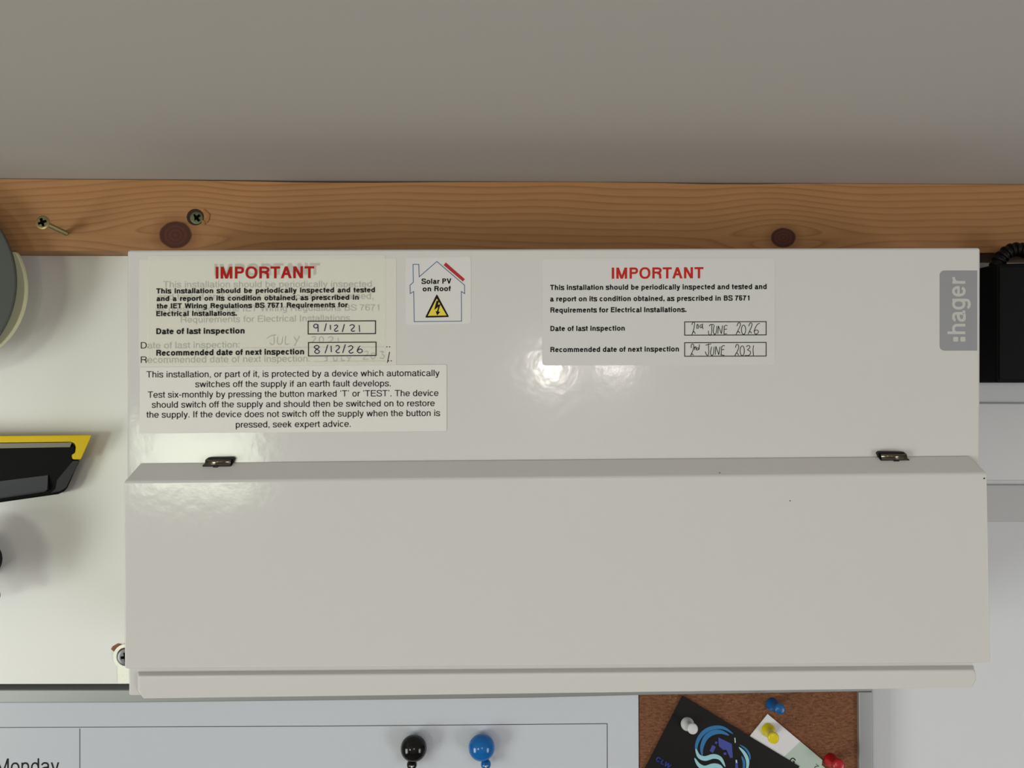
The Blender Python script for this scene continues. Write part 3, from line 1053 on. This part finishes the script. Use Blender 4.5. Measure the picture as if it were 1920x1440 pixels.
# ------------------------------------------------------------------ fixing lug with screw at the unit's lower left corner
lug = thing('fixing_lug', 'bright zinc fixing lug poking out at the lower left corner of the fuse box', 'bracket', P(230, 1255, DB))
bm = bmesh.new()
DL = DB - 0.0016
cx, cy, Ro, Ri = 235.5, 1231.5, 23.5, 17.5
N = 32
o1 = [P(cx + Ro * math.cos(2 * PI * i / N), cy + Ro * math.sin(2 * PI * i / N), DL) for i in range(N)]
i1 = [P(cx + Ri * math.cos(2 * PI * i / N), cy + Ri * math.sin(2 * PI * i / N), DL) for i in range(N)]
T = Vector((0, 0.0014, 0))
vo, vi = [bm.verts.new(v) for v in o1], [bm.verts.new(v) for v in i1]
vob, vib = [bm.verts.new(v + T) for v in o1], [bm.verts.new(v + T) for v in i1]
for i in range(N):
    j = (i + 1) % N
    for q in ((vo[i], vo[j], vi[j], vi[i]), (vob[i], vib[i], vib[j], vob[j]), (vo[i], vob[i], vob[j], vo[j]), (vi[i], vi[j], vib[j], vib[i])):
        bm.faces.new(q)
prism_bm([(220.5, 1246.5), (225, 1248.4), (235, 1251.3), (258, 1250.5), (258, 1281), (221, 1281.5)], DL + 0.00015, 0.0012, bm)
bm_obj('lug_plate', bm, mat('zinc_window_glare', (250, 254, 236), 0.35, bump=(900, .5, .0004), var=(500, .08)), lug)  # near-white non-metal colour stands in for the window mirrored in the zinc
c = P(235.5, 1232, DB - 0.0012)
s3 = thing('wood_screw', 'grey crosshead screw in the zinc lug, half hidden by the fuse box', 'screw', c)
screw_head(s3, c, (0, -1, 0), 15.2 * DB / F, M_STEEL, 0.15, 0.0029)

# ------------------------------------------------------------------ round device at the left edge
dev = thing('round_device', 'round grey-faced device with a cream casing at the left edge, below the batten', 'device', P(-149, 528, DB))
DD = 0.4450
cx, cz0 = P(-149, 528, DD).x, P(-149, 528, DD).z
def turned(name, prof, m, par, cxx=cx, czz=cz0, nn=96, label=None):
    # profile (radius, distance from the camera plane)
    bm = lathe_bm([(r, 0.0 - (d - WD)) for r, d in prof], nn)
    bmesh.ops.transform(bm, matrix=Matrix.Translation((cxx, 0, czz)) @ Matrix.Rotation(PI / 2, 4, 'X'), verts=bm.verts)
    return bm_obj(name, bm, m, par, label, smooth=True)
R0 = 178 * DD / F
DQ = 0.4603
ccx, ccz, rc = P(-96, 541, DQ).x, P(-96, 541, DQ).z, 143 * DQ / F
zt = P(0, 470.5, DF).z - 0.0003          # the casing stops at the underside of the batten
ring = []
for i in range(120):
    a = 2 * PI * i / 120
    ring.append(Vector((ccx + rc * math.cos(a), DQ - WD, min(zt, ccz + rc * math.sin(a)))))
bm = bmesh.new()
add_loft(bm, ring, [v + Vector((0, 0.0035, 0)) for v in ring])
o = bm_obj('casing', bm, mat('cream_plastic', (222, 222, 182), .45), dev, 'cream casing')
bevel_mod(o, 0.0006, 2)
o = turned('face', [(R0 - .001, DD + .0022), (R0, DD + .0016), (R0, DD + .0004), (R0 - .0006, DD), (0, DD)], mat('slate_grey_plastic', (72, 76, 71), .55, var=(40, .1), spec=.3), dev, label='flat slate grey face')
for p in o.data.polygons: p.use_smooth = False
pz = P(-149, 560, 0.47)
turned('spindle', [(0.018, DQ + .0001), (0.018, DD + .002)], M_BLKPL, dev, nn=32)
turned('mount', [(0.020, DB - .0001), (0.020, DQ + .0030)], M_BLKPL, dev, cxx=cx, czz=pz.z, nn=32)

# ------------------------------------------------------------------ yellow and black tool at the left edge
tool = thing('plastic_tool', 'black plastic tool with a yellow rim hanging at the left edge', 'tool', P(40, 880, DB))
DT = 0.4680
M_YEL = mat('yellow_plastic', (222, 190, 4), .5, spec=.2)
bm = taper_bm([(-160, 818.5), (172.3, 815.3), (171, 819), (152, 861.3), (137, 861.3), (135.3, 853), (142, 848.5), (143.5, 838), (141, 831.5), (134, 828.3), (-160, 832)], DT - 0.0030, DB - 0.006, 3)
bevel_mod(bm_obj('rim', bm, M_YEL, tool), 0.0006, 3)
bm = taper_bm([(-160, 832), (132, 829), (140, 834), (142.5, 846), (136, 856), (137.5, 862), (150, 862), (127, 914), (121, 921), (110, 926.5), (-160, 965)], DT, DB - 0.0001, 4)
bevel_mod(bm_obj('body', bm, mat('satin_black_plastic', (4, 4, 5), .6, spec=.1), tool), 0.0010, 3)
bm = bmesh.new()
add_loft(bm, [P(x, y, DT - 0.0010) for x, y in ((-150, 833), (135, 829.5), (131, 838.3), (-150, 843))],
         [P(x, y, DT + 0.0005) for x, y in ((-150, 833), (135, 829.5), (131, 838.3), (-150, 843))])
bm_obj('grey_edge', bm, mat('grey_rubber', (128, 124, 112), .6), tool, 'grey strip below the rim')
bm = bmesh.new()
fr = [P(x, y, DT - 0.0004) for x, y in ((-150, 921), (90, 891), (92, 917), (88, 921), (-150, 957))]
bk = [P(x, y, DT - 0.0004 + .001) for x, y in ((-150, 921), (90, 891), (92, 917), (88, 921), (-150, 957))]
fr[2].y -= .002; fr[3].y -= .0025; fr[4].y -= .0025
add_loft(bm, fr, bk)
bm_obj('lower_lip', bm, mat('charcoal_plastic', (58, 60, 68), .45), tool, 'charcoal sloping lower lip')
bm = bmesh.new()
fr = [P(x, y, DT - 0.0002) for x, y in ((137, 864), (148, 864), (124, 914), (112, 921), (95, 924), (104, 917), (107, 900))]
add_loft(bm, fr, [v + Vector((0, .001, 0)) for v in fr])
bm_obj('end_facet', bm, mat('dark_grey_plastic', (30, 31, 34), .5, spec=.25), tool)

# ------------------------------------------------------------------ black knob at the left edge (mostly outside the frame)
kb = thing('black_torch', 'glossy black round-headed torch just showing at the left edge, casting a wide shadow', 'torch', P(-100, 1078, DB))
cc = P(-27.0, 1074, 0.443); r = 0.026
bm = bmesh.new()
bmesh.ops.create_uvsphere(bm, u_segments=40, v_segments=24, radius=r)
bmesh.ops.transform(bm, matrix=Matrix.Translation((cc.x - r, cc.y, cc.z)) @ Matrix.Diagonal((1, .8, 1, 1)), verts=bm.verts)
bm_obj('dome', bm, M_BLKPLG, kb, smooth=True)
turned('stem', [(0.012, DB - .0001), (0.012, 0.455)], M_BLKPL, kb, cxx=cc.x - r, czz=cc.z, nn=24)
bm = bmesh.new()
bmesh.ops.create_uvsphere(bm, u_segments=20, v_segments=12, radius=.0045)
q = P(-1.5, 1118, 0.449)
bmesh.ops.transform(bm, matrix=Matrix.Translation((q.x - .0045, q.y, q.z)), verts=bm.verts)
bm_obj('catch', bm, M_BLKPLG, kb, smooth=True)

# ------------------------------------------------------------------ black box and ribbed cable at the right edge
DX = 0.4330
ps = thing('black_box', 'black plastic box on the wall at the right edge, beside the fuse box', 'box', P(1900, 600, WD))
bm = prism_bm([(1868.5, 494.2), (2120, 490), (2120, 717.5), (1868.5, 717.5)], DX, WD - DX - 0.0002)
bevel_mod(bm_obj('housing', bm, mat('box_black', (3, 3, 4), .6, spec=.12), ps), 0.0012, 3)
bm = prism_bm([(1874, 500), (2110, 496), (2110, 712), (1874, 712)], DX - 0.0006, 0.0010)
bevel_mod(bm_obj('face_plate', bm, mat('box_face_black', (5, 5, 6), .6, spec=.15), ps), 0.0005, 2)

cb = thing('ribbed_cable', 'black ribbed cable looping over the black box at the right edge', 'cable', P(1900, 470, 0.452))
path = []
DC = 0.4455
ctl = [(1866, 513), (1869, 498), (1877, 484), (1889, 472.5), (1903, 467.5), (1918, 469), (1933, 478), (1946, 497)]
for (x, y) in smooth_path(ctl, 8):
    path.append(P(x, y, DC))
bm = tube_bm(path, 10.4 * DC / F, 14)
bm_obj('sheath', bm, M_BLKPL, cb, smooth=True)
tot = len(path)
rib_me = None
for i in range(3, tot - 2, 5):
    a, b = path[i - 1], path[i + 1]
    if rib_me is None:
        rb = lathe_bm([(9.6 * DC / F, -.0011), (12.6 * DC / F, -.0008), (13.4 * DC / F, 0), (12.6 * DC / F, .0008), (9.6 * DC / F, .0011)], 18)
        rib_me = bpy.data.meshes.new('rib')
        bmesh.ops.recalc_face_normals(rb, faces=rb.faces)
        rb.to_mesh(rib_me)
        rb.free()
        rib_me.materials.append(M_BLKPL)
    o = bpy.data.objects.new('rib', rib_me)
    COL.objects.link(o)
    o.parent = cb
    o.location = path[i] - cb.location
    o.rotation_euler = (b - a).to_track_quat('Z', 'Y').to_euler()

# ------------------------------------------------------------------ white trunking on the right of the wall
tr = thing('cable_trunking', 'white plastic trunking running along the wall right of the fuse box', 'trunking', P(1880, 860, WD))
M_TRUNK = mat('white_pvc', (216, 216, 220), .4)
bm = prism_bm([(1700, 755), (2300, 757), (2300, 902), (1700, 900.5)], 0.4956, WD - 0.4956 - 0.0002)
bevel_mod(bm_obj('cover', bm, M_TRUNK, tr), 0.0010, 3)
bm = prism_bm([(1700, 909), (2300, 909.5), (2300, 979), (1700, 978)], 0.4962, WD - 0.4962 - 0.0002)
bevel_mod(bm_obj('lower_rail', bm, mat('rail_grey_white', (186, 187, 190), .45), tr), 0.0006, 2)

# ------------------------------------------------------------------ planner / cork combination board
DW = 0.4800
pl = thing('combination_board', 'framed half whiteboard planner, half cork board hanging below the fuse box', 'notice board', P(700, 1400, WD))
def fl_box(name, pts, d, t, m, bev=0.0008, label=None):
    o = bm_obj(name, prism_bm(pts, d, t), m, pl, label)
    return bevel_mod(o, bev, 2)
fl_box('top_frame', [(-420, 1293), (240, 1293.5), (1637, 1276), (1637, 1297), (1200, 1304), (1000, 1309), (700, 1313), (240, 1318), (-420, 1320)], DW, WD - DW - .0002, M_ALU, label='satin grey top rail of the frame')
fl_box('side_frame', [(1610.5, 1297.4), (1637, 1297.1), (1641, 1800), (1614.5, 1800)], DW, WD - DW - .0002, M_ALU, label='satin grey right-hand rail of the frame')
fl_box('bottom_frame', [(-420, 1800), (1641, 1800), (1641, 1826), (-420, 1826)], DW, WD - DW - .0002, M_ALU)
fl_box('side_frame', [(-446, 1293), (-420, 1293), (-420, 1826), (-446, 1826)], DW, WD - DW - .0002, M_ALU)
DP = DW + 0.0022
bm = prism_bm([(-420, 1312), (1197, 1298), (1199, 1800), (-420, 1800)], DP, .004)
wb = bm_obj('whiteboard_panel', bm, M_WHITEB, pl, 'glossy white planner panel with printed lines')
bm = prism_bm([(1198.5, 1296), (1613, 1290), (1615, 1800), (1200, 1800)], DP + 0.0006, .004)
bm_obj('cork_panel', bm, M_CORK, pl, 'brown cork panel')
bm = bmesh.new()
stroke(bm, [(-420, 1361), (0, 1364.2), (600, 1361.6), (1139, 1357)], 1.2, DP - .0001, smooth=False)
stroke(bm, [(1138.5, 1357), (1139.5, 1800)], 1.2, DP - .0001, smooth=False)
stroke(bm, [(149.5, 1366), (150, 1800)], 1.4, DP - .0001, smooth=False)
flat_obj('printed_grid', bm, mat('grid_print', (50, 52, 56), .4), wb)
bm = bmesh.new()
text_mesh(bm, 'Monday', -7, 111, 1451.5, 1450.5, 29, DP - .0001, 88)
flat_obj('lettering', bm, M_INK, wb)

# magnets
def magnet(name, label, px, py, nx, ny, m):
    d0 = DP
    R = 24.6 * (d0 - .007) / F
    c = P(px, py, d0 - .007)
    t = thing(name, label, 'magnet', P(px, py, d0), None)
    bm = bmesh.new()
    bmesh.ops.create_uvsphere(bm, u_segments=36, v_segments=20, radius=R)
    bmesh.ops.transform(bm, matrix=Matrix.Translation(c) @ Matrix.Diagonal((1, .82, 1, 1)), verts=bm.verts)
    bm_obj('ball', bm, m, t, smooth=True)
    bm = bmesh.new()
    bmesh.ops.create_uvsphere(bm, u_segments=24, v_segments=14, radius=9.6 * (d0 - .006) / F)
    bmesh.ops.transform(bm, matrix=Matrix.Translation(P(nx, ny, d0 - .006)), verts=bm.verts)
    bm_obj('eyelet', bm, m, t, smooth=True)
    for k, (bx, by, rr) in enumerate(((nx, ny + 3.5, 2.6), (nx + .5, ny + 9, 3.0), (nx + 1, ny + 15, 3.0))):
        bm = bmesh.new()
        bmesh.ops.create_uvsphere(bm, u_segments=14, v_segments=10, radius=rr * .47 / F)
        bmesh.ops.transform(bm, matrix=Matrix.Translation(P(bx, by, d0 - .0095)), verts=bm.verts)
        bm_obj('chain_bead', bm, M_CHROME, t, smooth=True)
magnet('ball_magnet', 'glossy black ball magnet on the whiteboard planner', 775.6, 1403, 772.3, 1433.5, M_BLKPLG)
magnet('ball_magnet', 'glossy blue ball magnet on the whiteboard planner', 903, 1401.7, 911, 1433, mat('blue_gloss_plastic', (0, 98, 172), .15))

# cards
DN = DP - 0.0002
nb = thing('note_card', 'white and pale green note pinned on the cork under the black card', 'note', P(1480, 1400, DN))
u = Vector((.766, .643)); v = Vector((-.628, .778))
A = Vector((1439.3, 1338.8))
def Q(a, b):
    p = A + u * a + v * b
    return (p.x, p.y)
bm = prism_bm([Q(0, 0), Q(134, 0), Q(139, 8), Q(230, 8), Q(230, 53), Q(0, 53)], DN - .0002, .0003)
nbm = bm_obj('paper', bm, mat('paper_white', (214, 212, 218), .6), nb)
bm = bmesh.new()
poly(bm, [Q(80, .3), Q(134, .3), Q(139, 8), Q(230, 8), Q(230, 53), Q(73, 53)], DN - .00025)
flat_obj('green_print', bm, mat('pale_green_print', (172, 188, 178), .6), nb)
bm = bmesh.new()
text_mesh(bm, 'G', 1478.5, 10.5, 1427.5, 0, 11, DN - .0003, 150, rot=38)
text_mesh(bm, '7', 1525, 8, 1438, 0, 8, DN - .0003, 90, rot=38)
flat_obj('lettering', bm, M_INK, nb)
cd = thing('business_card', 'black business card with a blue swirl logo pinned at an angle', 'card', P(1340, 1380, DN))
DK = DN - .0008
bm = prism_bm([(1279.5, 1304.5), (1499, 1437), (1423, 1585), (1203.5, 1452)], DK, .0004)
bm_obj('card', bm, mat('card_black', (10, 10, 11), .45, spec=.3), cd)
C = lambda pts: [(1160 + x / 6.857, 1260 + y / 6.857) for x, y in pts]
tp = lambda s: max(.08, math.sin(PI * min(1, max(0, s))) ** .6)
def swoosh(name, lst, m, label=None, up=.0001):
    bm = bmesh.new()
    for pts, wd in lst:
        stroke(bm, C(pts), wd / 6.857, DK - up, taper=tp)
    flat_obj(name, bm, m, cd, label)
swoosh('blue_swirl', [([(1010, 1080), (998, 960), (1040, 840), (1130, 750), (1250, 712), (1360, 725), (1470, 795)], 54),
                      ([(1075, 1080), (1068, 980), (1105, 870), (1170, 800), (1260, 770), (1340, 778), (1420, 815)], 64),
                      ([(1555, 935), (1630, 985), (1680, 1060), (1690, 1130)], 26), ([(1580, 1080), (1612, 1170), (1600, 1290)], 34)], mat('card_blue', (40, 110, 164), .4))
swoosh('light_swirl', [([(990, 985), (1030, 1080), (1110, 1112), (1220, 1085), (1310, 1115), (1370, 1220)], 62),
                       ([(975, 1105), (1030, 1195), (1110, 1235), (1220, 1205), (1310, 1225), (1370, 1330)], 62),
                       ([(1545, 965), (1620, 1050), (1660, 1160), (1640, 1300)], 44)], mat('card_light_blue', (150, 200, 214), .4), up=.00016)
bm = bmesh.new()
for pts in ([(1280, 840), (1455, 925), (1467, 1100), (1432, 1105), (1385, 1000), (1345, 1002), (1287, 952)], [(1203, 938), (1250, 962), (1212, 1042), (1170, 1015)],
            [(1245, 890), (1275, 900), (1255, 930), (1235, 915)], [(1500, 1165), (1530, 1165), (1540, 1260), (1500, 1260)], [(1350, 1035), (1385, 1035), (1385, 1065), (1350, 1065)]):
    poly(bm, C(pts), DK - .0001)
flat_obj('house_mark', bm, mat('card_indigo', (58, 72, 152), .4), cd)
bm = bmesh.new()
for pts in ([(1487, 845), (1500, 845), (1506, 908), (1493, 912)], [(1502, 1130), (1520, 1130), (1526, 1168), (1506, 1168)]):
    poly(bm, C(pts), DK - .00012)
flat_obj('pale_mark', bm, mat('card_pale', (190, 210, 214), .4), cd)  # pale strokes printed in the logo
bm = bmesh.new()
text_mesh(bm, 'CLW', 1228.5, 31, 1425.5, 0, 8.5, DK - .0001, 150, rot=31)
flat_obj('lettering', bm, mat('card_navy', (26, 50, 146), .4), cd)

# push pins: flange, waist, head
def pin(label, bx, by, br, hx, hy, hr, m, d0):
    b = P(bx, by, d0)
    h = P(hx, hy, d0 - .0135)
    t = thing('push_pin', label, 'push pin', b)
    ax = (h - b)
    L = ax.length
    rb, rh = br * d0 / F, hr * (d0 - .0135) / F
    bm = lathe_bm([(rb * .96, 0), (rb, L * .06), (rb * .93, L * .13), (rb * .66, L * .22), (rb * .52, L * .40), (rb * .50, L * .65), (rh * .72, L * .80), (rh * .95, L * .86), (rh, L * .92), (rh * .95, L * .98), (rh * .7, L), (0, L * 1.01)], 28)
    bm_obj('grip', aim(bm, b, ax), m, t, smooth=True)
    bm = lathe_bm([(0.0, -.0035), (.0005, -.002), (.0005, .001)], 10)
    bm_obj('steel_point', aim(bm, b, ax), M_CHROME, t)
pin('blue push pin in bare cork above the white note', 1447.5, 1320.5, 12, 1463.3, 1330, 9.8, mat('blue_pin_plastic', (0, 84, 150), .25), DP + .0004)
pin('white push pin through the black business card', 1288.3, 1357, 12.6, 1299.5, 1367, 10, mat('white_pin_plastic', (206, 206, 212), .3), DK - .0001)
pin('yellow push pin through the white note', 1440.2, 1368.8, 13, 1450.8, 1384.5, 10.6, mat('yellow_pin_plastic', (214, 196, 14), .25), DN - .0003)
pin('red push pin at the edge of the pale green note', 1556.8, 1425, 12.6, 1573.5, 1435.5, 11.2, mat('red_pin_plastic', (170, 8, 26), .25), DP + .0004)
